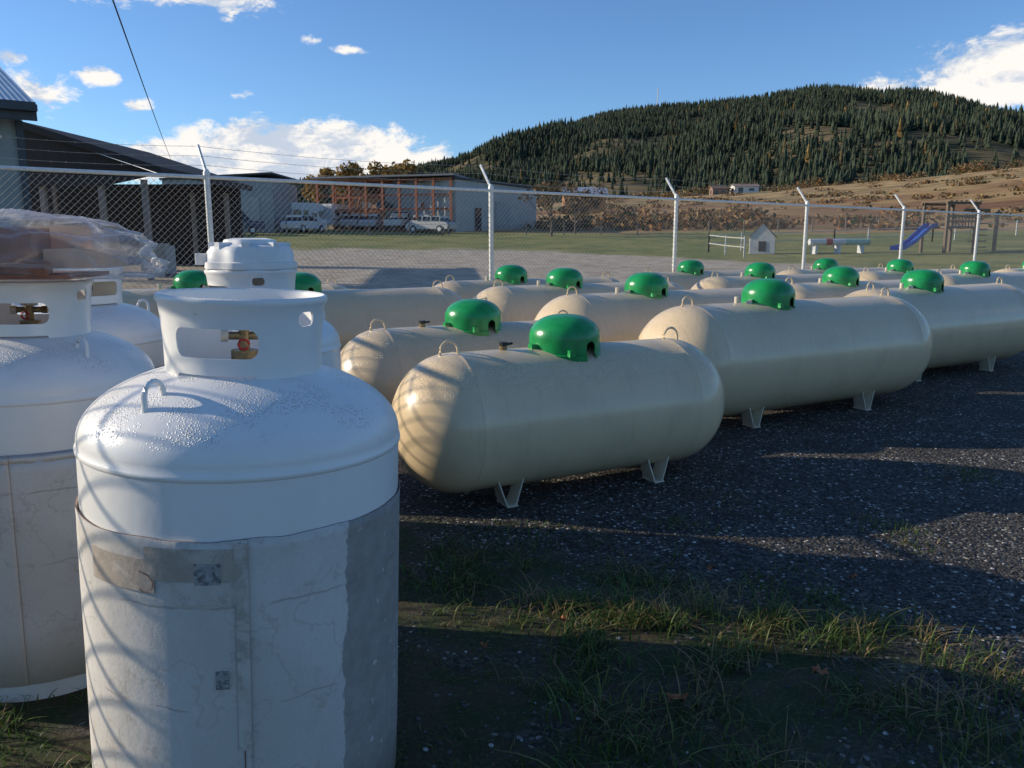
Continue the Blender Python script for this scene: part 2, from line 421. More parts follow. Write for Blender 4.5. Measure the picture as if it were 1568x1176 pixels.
# ------------------------------------------------------------ propane tanks
def tank_paint():
    m,t,b=newmat('cream_paint'); tc=t.new('ShaderNodeTexCoord'); O=tc.outputs['Object']
    rnd=t.new('ShaderNodeObjectInfo').outputs['Random']
    base=t.mix(rnd,(.70,.54,.34),(.78,.60,.37))
    n=t.noise(O,3,6,.6)
    c=t.mix(t.math('MULTIPLY',t.smooth(n,.45,.75),.3),base,(.50,.38,.24))
    mp=t.new('ShaderNodeMapping'); mp.inputs['Scale'].default_value=(14,3,1.2); t.l.new(O,mp.inputs[0])
    stv=t.smooth(t.noise(mp.outputs[0],2.0,5,.6),.55,.75)
    c=t.mix(t.math('MULTIPLY',stv,.2),c,(.32,.23,.14))
    c=t.mix(t.math('MULTIPLY',t.smooth(t.noise(O,55,3,.6),.69,.74),.5),c,(.30,.21,.13))
    t.put(b.inputs['Base Color'],c)
    t.put(b.inputs['Roughness'],t.math('ADD',.12,t.math('MULTIPLY',n,.2)))
    g=t.new('ShaderNodeNewGeometry'); s=t.new('ShaderNodeSeparateXYZ'); t.l.new(g.outputs['Normal'],s.inputs[0])
    vo=t.new('ShaderNodeTexVoronoi'); vo.inputs['Scale'].default_value=120; t.l.new(O,vo.inputs['Vector'])
    dew=t.math('MULTIPLY',t.smooth(vo.outputs['Distance'],.42,.18),t.smooth(s.outputs[2],.35,.8))
    t.l.new(t.bump(t.noise(O,2.5,3),.25,.02,t.bump(dew,.8,.005)),b.inputs['Normal'])
    return m
cream=tank_paint()
green=simple('green_paint',(.012,.27,.07),.26,0,.2,9,.08,150); greenin=simple('dome_inside',(.01,.05,.02),.8)
brass=simple('brass',(.30,.22,.11),.45,.7,.3,40); black=simple('black_plastic',(.02,.02,.02),.5); red=simple('red_tag',(.5,.02,.02),.5)
offw=simple('offwhite',(.66,.58,.44),.45)
def tank_mesh(name,L,R,clear,dx,small):
    mb=MB(); zc=R+clear; cap=.88*R; h=L/2-cap
    prof=[]
    for k in range(21):
        q=math.pi/2*k/20; prof.append((R*math.sin(q),-h-cap*math.cos(q)))
    prof+=[(R,-h+.01),(R+.0022,-h+.016),(R+.0022,-h+.026),(R,-h+.032)]
    for k in range(1,12): prof.append((R,-h+.032+(2*h-.064)*k/12))
    prof+=[(R,h-.032),(R+.0022,h-.026),(R+.0022,h-.016),(R,h-.01)]
    for k in range(21):
        q=math.pi/2*(1-k/20); prof.append((R*math.sin(q),h+cap*math.cos(q)))
    M=Matrix.Translation((0,0,zc))@Matrix.Rotation(rad(90),4,'Y')
    mb.revolve(prof,0,128,M)
    top=zc+R
    for sx in (-1,1):
        for sy in (-1,1):
            X=sx*h*(.68 if small else .58); Y=sy*R*.52
            zt=zc-math.sqrt(R*R-(abs(Y)+.05)**2)+.03
            for k in (-1,1):
                a=[(X+k*.085,Y-.05,zt),(X+k*.085,Y+.05,zt),(X+k*.022,Y+.06,0.0),(X+k*.022,Y-.06,0.0)]
                th=Vector((k*.008,0,0)); vs=[Vector(p) for p in a]+[Vector(p)+th for p in a]
                mb.add(vs,[(0,1,2,3),(7,6,5,4),(0,4,5,1),(1,5,6,2),(2,6,7,3),(3,7,4,0)],5)
            mb.box((X,Y,.006),(.07,.14,.01),5)
            mb.box((X,Y,zt+.0),(.19,.12,.012),5)
    for sx in (-1,1):
        X=sx*(h+.02); w_=.055; zt=top-.02
        pts=[(X-w_,0,zt)]+[(X-w_*math.cos(q),0,zt+.03+.06*math.sin(q)) for q in np.linspace(0,math.pi,10)]+[(X+w_,0,zt)]
        mb.ptube(pts,.008,0,8)
    D=Matrix.Translation((dx,0,top-.03))
    rd,hd=.218,.222
    prof=[(rd+.010,-.09),(rd+.010,-.005),(rd,.0),(rd,.085)]
    for k in range(1,12):
        q=math.pi/2*k/11; prof.append((rd*math.cos(q)**.8 if k<11 else 0,.085+(hd-.085)*math.sin(q)))
    n=96; vs=[]
    for (r,z) in prof:
        for k in range(n):
            tt=2*math.pi*k/n; vs.append((max(r,1e-4)*math.cos(tt),max(r,1e-4)*math.sin(tt),z))
    g=MB(); g.add(vs,[(i*n+k,i*n+(k+1)%n,(i+1)*n+(k+1)%n,(i+1)*n+k) for i in range(len(prof)-1) for k in range(n)],0)
    inn=[(max(r-.006,1e-4),z-(.006 if i>3 else 0)) for i,(r,z) in enumerate(prof)]
    o=len(prof)*n; vs2=[]
    for (r,z) in inn:
        for k in range(n):
            tt=2*math.pi*k/n; vs2.append((r*math.cos(tt),r*math.sin(tt),z))
    g.add(vs2,[(i*n+k,(i+1)*n+k,(i+1)*n+(k+1)%n,i*n+(k+1)%n) for i in range(len(prof)-1) for k in range(n)],0)
    g.f+= [(k,o+k,o+(k+1)%n,(k+1)%n) for k in range(n)]; g.m+=[0]*n
    gm=g.mesh('tmp',[green],30); go=place('tmp',gm)
    cuts=[]
    for ang,wd,ht in ((-75,.036,.075),(-175,.026,.05),(60,.03,.07)):
        c=MB(); pts=[(-wd,-.2)]+[(-wd*math.cos(q),ht-wd+wd*math.sin(q)) for q in np.linspace(0,math.pi,12)]+[(wd,-.2)]
        m_=len(pts); Rz=Matrix.Rotation(rad(ang),4,'Z')
        vv=[Rz@Vector((.1,p[0],p[1])) for p in pts]+[Rz@Vector((.3,p[0],p[1])) for p in pts]
        c.add(vv,[tuple(range(m_))[::-1],tuple(range(m_,2*m_))]+[(k,(k+1)%m_,m_+(k+1)%m_,m_+k) for k in range(m_)],0)
        cobj=place('tmpc',c.mesh('tmpc',[green])); md=go.modifiers.new('b','BOOLEAN'); md.object=cobj; md.operation='DIFFERENCE'; md.solver='EXACT'; cuts.append(cobj)
    bpy.context.view_layer.update()
    ev=go.evaluated_get(bpy.context.evaluated_depsgraph_get()); em=ev.to_mesh()
    vv=[v.co.copy() for v in em.vertices]; ff=[tuple(p.vertices) for p in em.polygons]
    ev.to_mesh_clear()
    for ob in cuts+[go]: bpy.data.objects.remove(ob)
    mb.add(vv,ff,1,D)
    mb.tube((dx+.03,0,top-.05),(dx+.03,0,top+.09),.05,3,12); mb.tube((dx-.08,0,top-.05),(dx-.08,0,top+.08),.03,3,10)
    mb.box((dx-.232,-.02,top+.0),(.04,.05,.05),1); mb.box((dx-.08,-.216,top-.02),(.04,.03,.04),1)
    if small:
        mb.tube((dx-.42,.0,top-.02),(dx-.42,0,top+.025),.022,3,10); mb.tube((dx-.42,0,top+.025),(dx-.42,0,top+.045),.028,4,10); mb.tube((dx-.40,.0,top+.03),(dx-.36,0,top+.035),.008,4,6)
    else:
        mb.tube((dx-.36,.0,top-.02),(dx-.36,0,top+.05),.02,5,10); mb.tube((dx-.27,-.05,top-.02),(dx-.27,-.05,top+.02),.024,5,10)
    return mb.mesh(name,[cream,green,greenin,brass,black,offw],32)
small=tank_mesh('small_tank',2.24,.405,.060,-.02,True)
large=tank_mesh('large_tank',3.20,.465,.065,-.32,False)
A=rad(28.5)
place('propane_tank',small,(.34,4.84,0),rad(27)); place('propane_tank',small,(-.28,6.12,0),rad(28))
for (x,y,da) in [(2.45,6.93,.5),(4.85,9.1,1),(1.64,8.25,0),(4.4,10.2,-.5),(.9,9.65,.7),(.27,10.85,0),(-1.88,8.3,.6),(3.27,13.6,0),(3.95,12.05,.5),(6.05,14.95,0),(7.05,14.2,.4),(7.65,12.95,-.4),(-3.2,8.95,.5),(10.2,15.4,0)]:
    place('propane_tank',large,(x,y,0),A+rad(da*1.5))

# ------------------------------------------------------------ white cylinders
def white_mat():
    m,t,b=newmat('white_paint'); O=t.new('ShaderNodeTexCoord').outputs['Object']
    n=t.noise(O,4,6,.6); c=t.mix(t.math('MULTIPLY',t.smooth(n,.4,.75),.5),(.86,.83,.78),(.74,.71,.66))
    mp=t.new('ShaderNodeMapping'); mp.inputs['Scale'].default_value=(9,9,1.0); t.l.new(O,mp.inputs[0])
    c=t.mix(t.math('MULTIPLY',t.smooth(t.noise(mp.outputs[0],2.5,5,.6),.58,.8),.25),c,(.50,.46,.40))
    c=t.mix(t.math('MULTIPLY',t.smooth(t.noise(O,45,3,.6),.70,.76),.5),c,(.36,.32,.27))
    t.put(b.inputs['Base Color'],c); t.put(b.inputs['Roughness'],t.math('ADD',.22,t.math('MULTIPLY',n,.2)))
    g=t.new('ShaderNodeNewGeometry'); s=t.new('ShaderNodeSeparateXYZ'); t.l.new(g.outputs['Normal'],s.inputs[0])
    vo=t.new('ShaderNodeTexVoronoi'); vo.inputs['Scale'].default_value=170; vo.inputs['Randomness'].default_value=1; t.l.new(O,vo.inputs['Vector'])
    area=t.math('MULTIPLY',t.smooth(s.outputs[2],.3,.75),t.smooth(t.noise(O,7,4,.6),.40,.58))
    dew=t.math('MULTIPLY',t.smooth(vo.outputs['Distance'],.45,.15),area)
    t.l.new(t.bump(t.noise(O,12,3),.12,.01,t.bump(dew,.8,.004)),b.inputs['Normal'])
    return m
white=white_mat()
def sleeve_mat():
    m,t,b=newmat('cardboard_sleeve'); O=t.new('ShaderNodeTexCoord').outputs['Object']
    s=t.new('ShaderNodeSeparateXYZ'); t.l.new(O,s.inputs[0])
    ang=t.math('MULTIPLY',t.math('ARCTAN2',s.outputs[1],s.outputs[0]),57.2958)
    mp=t.new('ShaderNodeMapping'); mp.inputs['Scale'].default_value=(1,1,.6); t.l.new(O,mp.inputs[0])
    n=t.noise(mp.outputs[0],3.5,5,.55); fine=t.noise(O,120,5,.7)
    c=t.mix(t.smooth(n,.35,.7),(.66,.62,.565),(.56,.52,.465))
    c=t.mix(t.math('MULTIPLY',t.smooth(t.noise(O,9,8,.7),.55,.75),.5),c,(.40,.33,.26))
    c=t.mix(t.math('MULTIPLY',t.smooth(fine,.45,.7),.18),c,(.38,.33,.28))
    e=t.math('ADD',ang,t.math('MULTIPLY',t.math('SUBTRACT',t.noise(mp.outputs[0],9,7,.7),.5),11))
    dm=t.smooth(e,-39.5,-38.8)
    dcol=t.mix(t.smooth(t.noise(O,16,8,.75),.35,.65),(.30,.275,.25),(.37,.345,.315))
    dcol=t.mix(t.smooth(t.noise(O,30,3,.5),.67,.71),dcol,(.56,.53,.49))
    c=t.mix(dm,c,dcol)
    wob=t.math('MULTIPLY',t.math('SUBTRACT',t.noise(O,14,3),.5),.025)
    for zz,wd in ((.735,.0016),(.50,.0012)):
        ln=t.smooth(t.math('ABSOLUTE',t.math('SUBTRACT',t.math('ADD',s.outputs[2],wob),zz)),wd*2.2,wd)
        ln=t.math('MULTIPLY',ln,t.smooth(t.noise(O,9,3),.42,.55))
        c=t.mix(t.math('MULTIPLY',ln,.45),c,(.25,.20,.15))
    # water-stain streak edge low down
    st_=t.smooth(t.math('ABSOLUTE',t.math('SUBTRACT',t.noise(O,4,4,.6),.5)),.012,.0)
    c=t.mix(t.math('MULTIPLY',st_,.3),c,(.36,.28,.21))
    t.put(b.inputs['Base Color'],c); b.inputs['Roughness'].default_value=.95; b.inputs['Specular IOR Level'].default_value=.08
    t.l.new(t.bump(fine,.35,.002,t.bump(n,.35,.02)),b.inputs['Normal'])
    return m
sleeve=sleeve_mat(); sleeveedge=simple('sleeve_edge',(.20,.12,.09),.9)
def tape_mat(name,c1,c2,c3,sc=22,th=(.5,.62)):
    m,t,b=newmat(name); O=t.new('ShaderNodeTexCoord').outputs['Object']
    c=t.mix(t.smooth(t.noise(O,sc,8,.7),.35,.65),c1,c2); c=t.mix(t.smooth(t.noise(O,sc*.7,6,.75,.6),*th),c,c3)
    t.put(b.inputs['Base Color'],c); b.inputs['Roughness'].default_value=.8; b.inputs['Specular IOR Level'].default_value=.2
    t.l.new(t.bump(t.noise(O,40,5,.6),.4,.004),b.inputs['Normal']); return m
tape=tape_mat('old_tape',(.58,.54,.48),(.50,.46,.40),(.42,.36,.30)); smudge=tape_mat('smudged_label',(.42,.40,.38),(.30,.29,.28),(.16,.155,.15),60,(.48,.55))
torn=tape_mat('torn_cardboard',(.46,.385,.31),(.38,.315,.255),(.53,.47,.40),18)

def bool_cut(mb,cutters):
    go=place('tmp',mb.mesh('tmp',[white])); cs=[]
    for c in cutters:
        ob=place('tmpc',c.mesh('tmpc',[white])); md=go.modifiers.new('b','BOOLEAN'); md.object=ob; md.operation='DIFFERENCE'; md.solver='EXACT'; cs.append(ob)
    bpy.context.view_layer.update()
    ev=go.evaluated_get(bpy.context.evaluated_depsgraph_get()); em=ev.to_mesh()
    vv=[v.co.copy() for v in em.vertices]; ff=[tuple(p.vertices) for p in em.polygons]; ev.to_mesh_clear()
    for ob in cs+[go]: bpy.data.objects.remove(ob)
    return vv,ff
def slot(angdeg,zc,halfw,halfh,r0=.08,r1=.3,rr=None):
    rr=rr or halfh*.8; c=MB(); pts=[]
    for sx,sy,q0 in ((1,1,0),(-1,1,90),(-1,-1,180),(1,-1,270)):
        for k in range(7):
            q=rad(q0+90*k/6); pts.append((sx*(halfw-rr)+rr*math.cos(q),zc+sy*(halfh-rr)+rr*math.sin(q)))
    m_=len(pts); Rz=Matrix.Rotation(rad(angdeg),4,'Z')
    vv=[Rz@Vector((r0,p[0]*.6,p[1])) for p in pts]+[Rz@Vector((r1,p[0]*1.3,p[1])) for p in pts]
    c.add(vv,[tuple(range(m_))[::-1],tuple(range(m_,2*m_))]+[(k,(k+1)%m_,m_+(k+1)%m_,m_+k) for k in range(m_)],0)
    return c
def cylinder_obj(loc,rz,ring_ang=None,hero=False,cap=False,sl=True,ztop=.885,tilt=0):
    e=empty('propane_cylinder',(loc[0],loc[1],0),0); e.rotation_euler=(0,rad(tilt),0)
    R=.38; mb=MB(); zs=1.035; dh=.178
    prof=[(.30,-.01),(.31,-.01),(.31,.06)]
    prof+=[(R*math.sin(q),.16-.13*math.cos(q)) for q in np.linspace(rad(50),rad(90),6)]
    prof+=[(R,1.008),(R+.0035,1.012),(R+.0045,1.017),(R+.0035,1.022),(R,1.027)]
    prof+=[(R*math.cos(q),zs+dh*math.sin(q)) for q in np.linspace(.03,math.pi/2,26)]
    mb.revolve(prof,0,128)
    mb.obj('steel_body',[white],parent=e)
    c=MB(); out=[(.183,1.18),(.183,1.20),(.185,1.26),(.190,1.32),(.1945,1.352),(.199,1.358),(.2015,1.365),(.199,1.372),(.193,1.375),(.188,1.371),(.186,1.36)]
    inn=[(.186,1.32),(.181,1.26),(.179,1.20),(.179,1.18)]
    c.revolve(out+inn,0,160,None,True)
    cut=[slot(rz-93,1.272,.112,.034),slot(rz-24,1.325,.028,.017),slot(rz+90,1.272,.10,.034),slot(rz+160,1.325,.028,.017),slot(rz-94,1.187,.11,.012),slot(rz+70,1.187,.09,.012)]
    vv,ff=bool_cut(c,cut)
    k=MB(); k.add(vv,ff,0); k.obj('valve_collar',[white],parent=e,sharp=40)
    v=MB()
    v.tube((0,0,1.2),(0,0,1.235),.032,0,16); v.tube((0,0,1.235),(0,0,1.29),.013,0,12)
    v.tube((-.035,-.012,1.27),(.045,.016,1.27),.010,0,12); v.tube((.036,.013,1.27),(.052,.018,1.27),.014,0,6)
    v.tube((-.052,-.018,1.27),(-.036,-.012,1.27),.015,2,12)
    v.revolve([(.0,.0),(.022,.0),(.026,.005),(.026,.013),(.0,.016)],2,10,Matrix.Translation((0,0,1.285)))
    pts=[(.015+.013*math.cos(q),-.05,1.255+.012*math.sin(q)) for q in np.linspace(0,5.6,14)]; v.ptube(pts,.003,1,6)
    v.obj('brass_valve',[brass,red,offw],parent=e)
    for ra in ([ring_ang,ring_ang+180] if ring_ang is not None else []):
        q=rad(ra); rr=.285; z0=zs+dh*math.sqrt(1-(rr/.38)**2)-.01
        u=Vector((math.cos(q),math.sin(q),0)); m_=MB()
        c0=u*rr+Vector((0,0,z0)); w_=.026
        pts=[c0-u*w_+Vector((0,0,.012))]+[c0-u*(w_*math.cos(k))+Vector((0,0,.025+.03*math.sin(k))) for k in np.linspace(0,math.pi,10)]+[c0+u*w_+Vector((0,0,-.02))]
        m_.ptube(pts,.0065,0,10); m_.obj('lifting_lug',[white],parent=e)
    if sl:
        m_=MB(); n=200; t0=rad(-73.5); Z=[.10,.3,.5,.7,.80,.86,ztop]
        vs=[];fs=[]
        for zi,z in enumerate(Z):
            for k in range(n+1):
                tt=t0+2*math.pi*1.004*k/n
                ww=.0022*noise.noise(Vector((math.cos(tt)*4,math.sin(tt)*4,z*5)))
                rr=R+.0040+.0035*(k/n)+ww+(.0015 if zi==len(Z)-1 else 0)
                zz=z+(.005*noise.noise(Vector((math.cos(tt)*6,math.sin(tt)*6,2))) if zi==len(Z)-1 else 0)
                vs.append((rr*math.cos(tt),rr*math.sin(tt),zz))
        for i in range(len(Z)-1):
            for k in range(n): fs.append((i*(n+1)+k,i*(n+1)+k+1,(i+1)*(n+1)+k+1,(i+1)*(n+1)+k))
        m_.add(vs,fs,0); o=m_.obj('cardboard_sleeve',[sleeve,sleeveedge],parent=e,sharp=180)
        sd=o.modifiers.new('s','SOLIDIFY'); sd.thickness=.003; sd.offset=-1; sd.material_offset_rim=1
    if hero:
        p=MB(); r=R+.0098
        p.arc(r,rad(-74.4),rad(-74.0),.1,.882,.0006,1,2)
        p.arc(r,rad(-128),rad(-101),.765,.838,.0005,0,22)
        p.arc(r+.0004,rad(-104),rad(-74.8),.795,.868,.0005,0,22)
        p.arc(r+.0009,rad(-95),rad(-74.8),.745,.795,.0005,2,18)
        p.arc(r+.0014,rad(-88),rad(-80),.79,.838,.0004,3,8)
        p.arc(r+.0004,rad(-82.5),rad(-78.5),.55,.592,.0004,3,8)
        p.arc(r+.0009,rad(-76),rad(-72),.40,.88,.0004,2,4)
        p.obj('tape_and_labels',[torn,sleeveedge,tape,smudge],parent=e)
        p=MB(); pts=[((r+.003)*math.cos(rad(q)),(r+.003)*math.sin(rad(q)),z) for q,z in [(-106,.812),(-103,.806),(-101.4,.795),(-101.2,.78),(-102.6,.768),(-104.6,.766),(-106,.772)]]
        p.ptube(pts,.001,0,6); p.obj('string',[sleeveedge],parent=e)
    if cap:
        m_=MB()
        def rf(t_,z): return 1+.035*math.cos(8*t_)*(1 if z<1.47 else .6)
        pr=[(.196,1.375),(.2,1.38),(.2,1.405),(.188,1.41),(.186,1.45),(.17,1.475),(.12,1.487),(.11,1.505),(.07,1.512),(.05,1.505),(0,1.505)]
        m_.revolve(pr,0,96,None,False,rf)
        for q in range(8):
            a=q*math.pi/4+.2; m_.box((.13*math.cos(a),.13*math.sin(a),1.478),(.09,.03,.03),0,a)
        m_.box((-.2,-.06,1.42),(.05,.05,.05),0,.4)
        m_.obj('plastic_cap',[simple('white_plastic',(.80,.78,.74),.5)],parent=e)
    return e
hero=cylinder_obj((-.708,1.958),0,ring_ang=-113,hero=True,tilt=2.1)
cylinder_obj((-1.67,2.71),20,ring_ang=-30,ztop=.83,tilt=1.3)
cylinder_obj((-1.18,3.64),-40,ring_ang=10,cap=True)
cylinder_obj((-2.13,3.95),60,ring_ang=40,cap=True)
cylinder_obj((-3.0,4.95),30,ring_ang=80)

def bag():
    e=empty('plastic_bag',(-1.62,2.66,1.475)); n=130;m_=90; V=[];F=[]
    for i in range(m_+1):
        ph=math.pi*i/m_
        for k in range(n):
            th=2*math.pi*k/n; d=Vector((math.sin(ph)*math.cos(th),math.sin(ph)*math.sin(th),math.cos(ph)))
            q=d*2.0
            rg=1-abs(noise.noise(Vector((q.x*1.1,q.y*1.1,q.z*1.4+4))))*2
            rg2=1-abs(noise.noise(q*2.2+Vector((9,1,3))))*2
            rg3=1-abs(noise.noise(q*5+Vector((2,7,3))))*2
            s=.84+.14*rg+.05*rg2+.012*rg3
            flat=1 if d.z>0 else .75
            V.append((d.x*.46*s,d.y*.33*s,(abs(d.z)**.7*math.copysign(1,d.z))*.125*s*flat-(.06*max(0,d.x)**2)))
    for i in range(m_):
        for k in range(n): F.append((i*n+k,i*n+(k+1)%n,(i+1)*n+(k+1)%n,(i+1)*n+k))
    me=bpy.data.meshes.new('bag'); me.from_pydata(V,[],F); me.polygons.foreach_set('use_smooth',[True]*len(F)); me.update()
    m,t,b=newmat('plastic_film'); b.inputs['Base Color'].default_value=(.88,.86,.85,1); b.inputs['Roughness'].default_value=.1
    b.inputs['Specular IOR Level'].default_value=1.0
    O=t.new('ShaderNodeTexCoord').outputs['Object']
    nrm=t.bump(t.noise(O,7,4,.5,1.5),.7,.035); t.l.new(nrm,b.inputs['Normal'])
    tl=t.new('ShaderNodeBsdfTranslucent'); tl.inputs[0].default_value=(.9,.86,.83,1)
    m1=t.new('ShaderNodeMixShader'); m1.inputs[0].default_value=.4; t.l.new(b.outputs[0],m1.inputs[1]); t.l.new(tl.outputs[0],m1.inputs[2])
    tr=t.new('ShaderNodeBsdfTransparent')
    lw=t.new('ShaderNodeLayerWeight'); lw.inputs[0].default_value=.3; t.l.new(nrm,lw.inputs['Normal'])
    m2=t.new('ShaderNodeMixShader')
    f=t.math('ADD',.10,t.math('ADD',t.math('MULTIPLY',lw.outputs['Facing'],.45),t.math('MULTIPLY',t.smooth(t.noise(O,5,4,.5,1),.52,.72),.3)),clamp=True)
    t.l.new(f,m2.inputs[0]); t.l.new(tr.outputs[0],m2.inputs[1]); t.l.new(m1.outputs[0],m2.inputs[2]); t.l.new(m2.outputs[0],t.n['Material Output'].inputs['Surface'])
    me.materials.append(m); place('film',me,parent=e)
    b_=MB(); bx=simple('brown_carton',(.30,.13,.08),.7,0,.2,8); dkm=simple('dark_box',(.06,.05,.055),.5); tan=simple('tan_carton',(.66,.42,.28),.7); wh=simple('grey_part',(.5,.5,.52),.5)
    b_.box((.03,-.14,.005),(.22,.2,.12),0,.25); b_.box((-.22,-.10,.01),(.18,.16,.11),1,-.3); b_.box((.24,-.04,-.03),(.18,.2,.06),2,.1)
    b_.box((-.03,-.06,-.085),(.54,.32,.014),0,.08); b_.box((-.09,-.14,-.03),(.12,.1,.08),3,.5); b_.box((.1,.1,.03),(.3,.14,.09),2,-.2)
    b_.tube((.0,-.18,-.055),(.2,-.2,-.06),.025,0,12)
    b_.obj('cartons',[bx,dkm,tan,wh],parent=e)
bag()

# ------------------------------------------------------------ pebbles, grass, leaves
def gmask(x,y):
    return min(3.9-y-.6*x,1.65-x)+1.1*noise.noise(Vector((x*1.6,y*1.6,0)))*.6
def pebbles():
    ph=(1+5**.5)/2
    I=np.array([(-1,ph,0),(1,ph,0),(-1,-ph,0),(1,-ph,0),(0,-1,ph),(0,1,ph),(0,-1,-ph),(0,1,-ph),(ph,0,-1),(ph,0,1),(-ph,0,-1),(-ph,0,1)])/1.9
    IF=np.array([(0,11,5),(0,5,1),(0,1,7),(0,7,10),(0,10,11),(1,5,9),(5,11,4),(11,10,2),(10,7,6),(7,1,8),(3,9,4),(3,4,2),(3,2,6),(3,6,8),(3,8,9),(4,9,5),(2,4,11),(6,2,10),(8,6,7),(9,8,1)])
    Vs=[];Cs=[];n=0
    while n<16000:
        y=1.6+8.5*random.random()**1.7; x=random.uniform(-1,y*.75+.2)
        g=gmask(x,y)
        if g>0 and random.random()>.10: continue
        s=random.uniform(.003,.0085)*(1.5 if random.random()<.06 else 1)
        sc=np.array((random.uniform(.7,1.4),random.uniform(.7,1.4),random.uniform(.45,.8)))*s
        th=random.uniform(0,6.28); c,q=math.cos(th),math.sin(th); v=(I+rng.normal(0,.12,I.shape))*sc
        Vs.append(np.stack([x+v[:,0]*c-v[:,1]*q,y+v[:,0]*q+v[:,1]*c,s*.25+v[:,2]],1))
        k=random.random(); b=(.025+.11*random.random()) if k<.94 else random.uniform(.3,.6)
        Cs.append(np.tile(np.array((b,b*.95,b*.88)),(12,1))); n+=1
    F=(IF[None]+(np.arange(n)*12)[:,None,None]).reshape(-1,3)
    place('gravel',np_mesh('gravel',np.concatenate(Vs),F,np.concatenate(Cs),[attrmat('stone',.75,.4)]))
pebbles()
def grass():
    Vs=[];Fs=[];Cs=[];n=0
    def blade(x,y,h,w_,lean,th,col):
        nonlocal n
        dx,dy=math.cos(th),math.sin(th); px,py=-dy,dx; k=4; vs=[]
        for i in range(k+1):
            f=i/k; ww=w_*(1-f**1.5)+.0003; o=lean*f*f; z=h*(f-.35*min(lean/h,1.2)*f*f)
            vs+= [(x+dx*o+px*ww,y+dy*o+py*ww,z),(x+dx*o-px*ww,y+dy*o-py*ww,z)]
        Vs.extend(vs)
        for i in range(k): Fs.append((n+2*i,n+2*i+1,n+2*i+3,n+2*i+2))
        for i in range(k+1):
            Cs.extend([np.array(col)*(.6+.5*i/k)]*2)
        n+=2*(k+1)
    def colr():
        g=random.random()
        if g<.62: return np.array((.09,.15,.03))*random.uniform(.6,1.6)
        if g<.80: return np.array((.24,.25,.07))*random.uniform(.7,1.2)
        return np.array((.42,.28,.13))*random.uniform(.5,1.2)
    def patch(x,y): return noise.noise(Vector((x*2.6,y*3.2,7)))>-.06
    cl=[]
    for i in range(170):
        u=random.random(); x=-.5+2.0*u; y=3.5-.6*u+random.gauss(0,.22)
        if patch(x,y): cl.append((x,y,random.uniform(.035,.075),random.randint(10,34),.06))
    for i in range(48):
        u=random.random(); x=.05+1.55*u; y=3.03-.22*u+random.gauss(0,.10); cl.append((x,y,random.uniform(.08,.14),random.randint(14,34),.035))
    for i in range(150):
        x=random.uniform(.1,1.75); y=random.uniform(1.7,2.9)
        if patch(x,y): cl.append((x,y,random.uniform(.05,.12),random.randint(12,30),.07))
    for i in range(130):
        x=random.uniform(-2.6,-.9); y=random.uniform(1.5,3.6); cl.append((x,y,random.uniform(.03,.08),26,.06))
    for (x,y) in [(1.95,3.95),(2.05,3.85),(3.0,5.0),(2.9,4.9),(1.3,4.4),(.9,4.1),(3.1,3.95),(2.9,3.0),(2.75,2.95),(2.2,2.5),(.2,3.9),(-.1,4.0),(.5,3.7)]:
        for k in range(4): cl.append((x+random.gauss(0,.1),y+random.gauss(0,.08),.04,22,.07))
    for (x,y,h,c,s) in cl:
        cc=colr()
        for k in range(c):
            hh=h*random.uniform(.5,1.2); q=cc if random.random()<.6 else colr()
            blade(x+random.gauss(0,s),y+random.gauss(0,s),hh,random.uniform(.0012,.0036),hh*random.uniform(.2,1.6),random.uniform(0,6.28),q)
    for i in range(11000):
        x=random.uniform(-2.4,1.8); y=random.uniform(1.4,4.2)
        if gmask(x,y)<.0 or not patch(x,y): continue
        hh=random.uniform(.01,.03); blade(x,y,hh,random.uniform(.001,.0028),hh*random.uniform(.3,1.8),random.uniform(0,6.28),colr()*.8)
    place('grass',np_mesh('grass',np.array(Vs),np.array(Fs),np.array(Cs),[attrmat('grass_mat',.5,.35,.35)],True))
grass()
def leaves():
    lm=simple('dead_leaf',(.36,.12,.035),.7,0,.4,30)
    mb=MB()
    for (x,y,s) in [(.53,2.36,.04),(1.06,2.52,.034),(.2,2.9,.02),(1.5,3.3,.02),(-.1,2.7,.015),(.9,3.4,.02)]:
        vs=[(x,y,.045)];k=12
        r0=random.uniform(0,6)
        for i in range(k):
            q=2*math.pi*i/k; r=s*(1 if i%2 else .62)*random.uniform(.8,1.1)
            vs.append((x+r*math.cos(q+r0),y+r*math.sin(q+r0)*.8,.03+random.uniform(0,.035)))
        mb.add(vs,[(0,1+i,1+(i+1)%k) for i in range(k)],0)
    mb.obj('fallen_leaves',[lm],sharp=180)
leaves()

# ------------------------------------------------------------ buildings
def corr(name,col,scale=18,axis='X',rough=.5,metal=.2):
    m,t,b=newmat(name); O=t.new('ShaderNodeTexCoord').outputs['Object']
    wv=t.new('ShaderNodeTexWave',bands_direction=axis); wv.inputs['Scale'].default_value=scale; t.l.new(O,wv.inputs['Vector'])
    c=t.mix(t.smooth(t.noise(O,1.2,6,.65),.35,.7),tuple(q*.82 for q in col),col)
    c=t.mix(t.math('MULTIPLY',wv.outputs['Fac'],.25),c,tuple(q*.6 for q in col))
    t.put(b.inputs['Base Color'],c); b.inputs['Roughness'].default_value=rough; b.inputs['Metallic'].default_value=metal
    t.l.new(t.bump(wv.outputs['Fac'],.6,.03),b.inputs['Normal']); return m
greywall=corr('grey_siding',(.40,.40,.35),1.2,'X',.7,0); metalroof=corr('metal_roof',(.52,.60,.66),3,'X',.4,.3)
fascia=simple('dark_fascia',(.06,.065,.07),.6); darkwood=simple('dark_wood',(.035,.028,.024),.8,bump=.3)
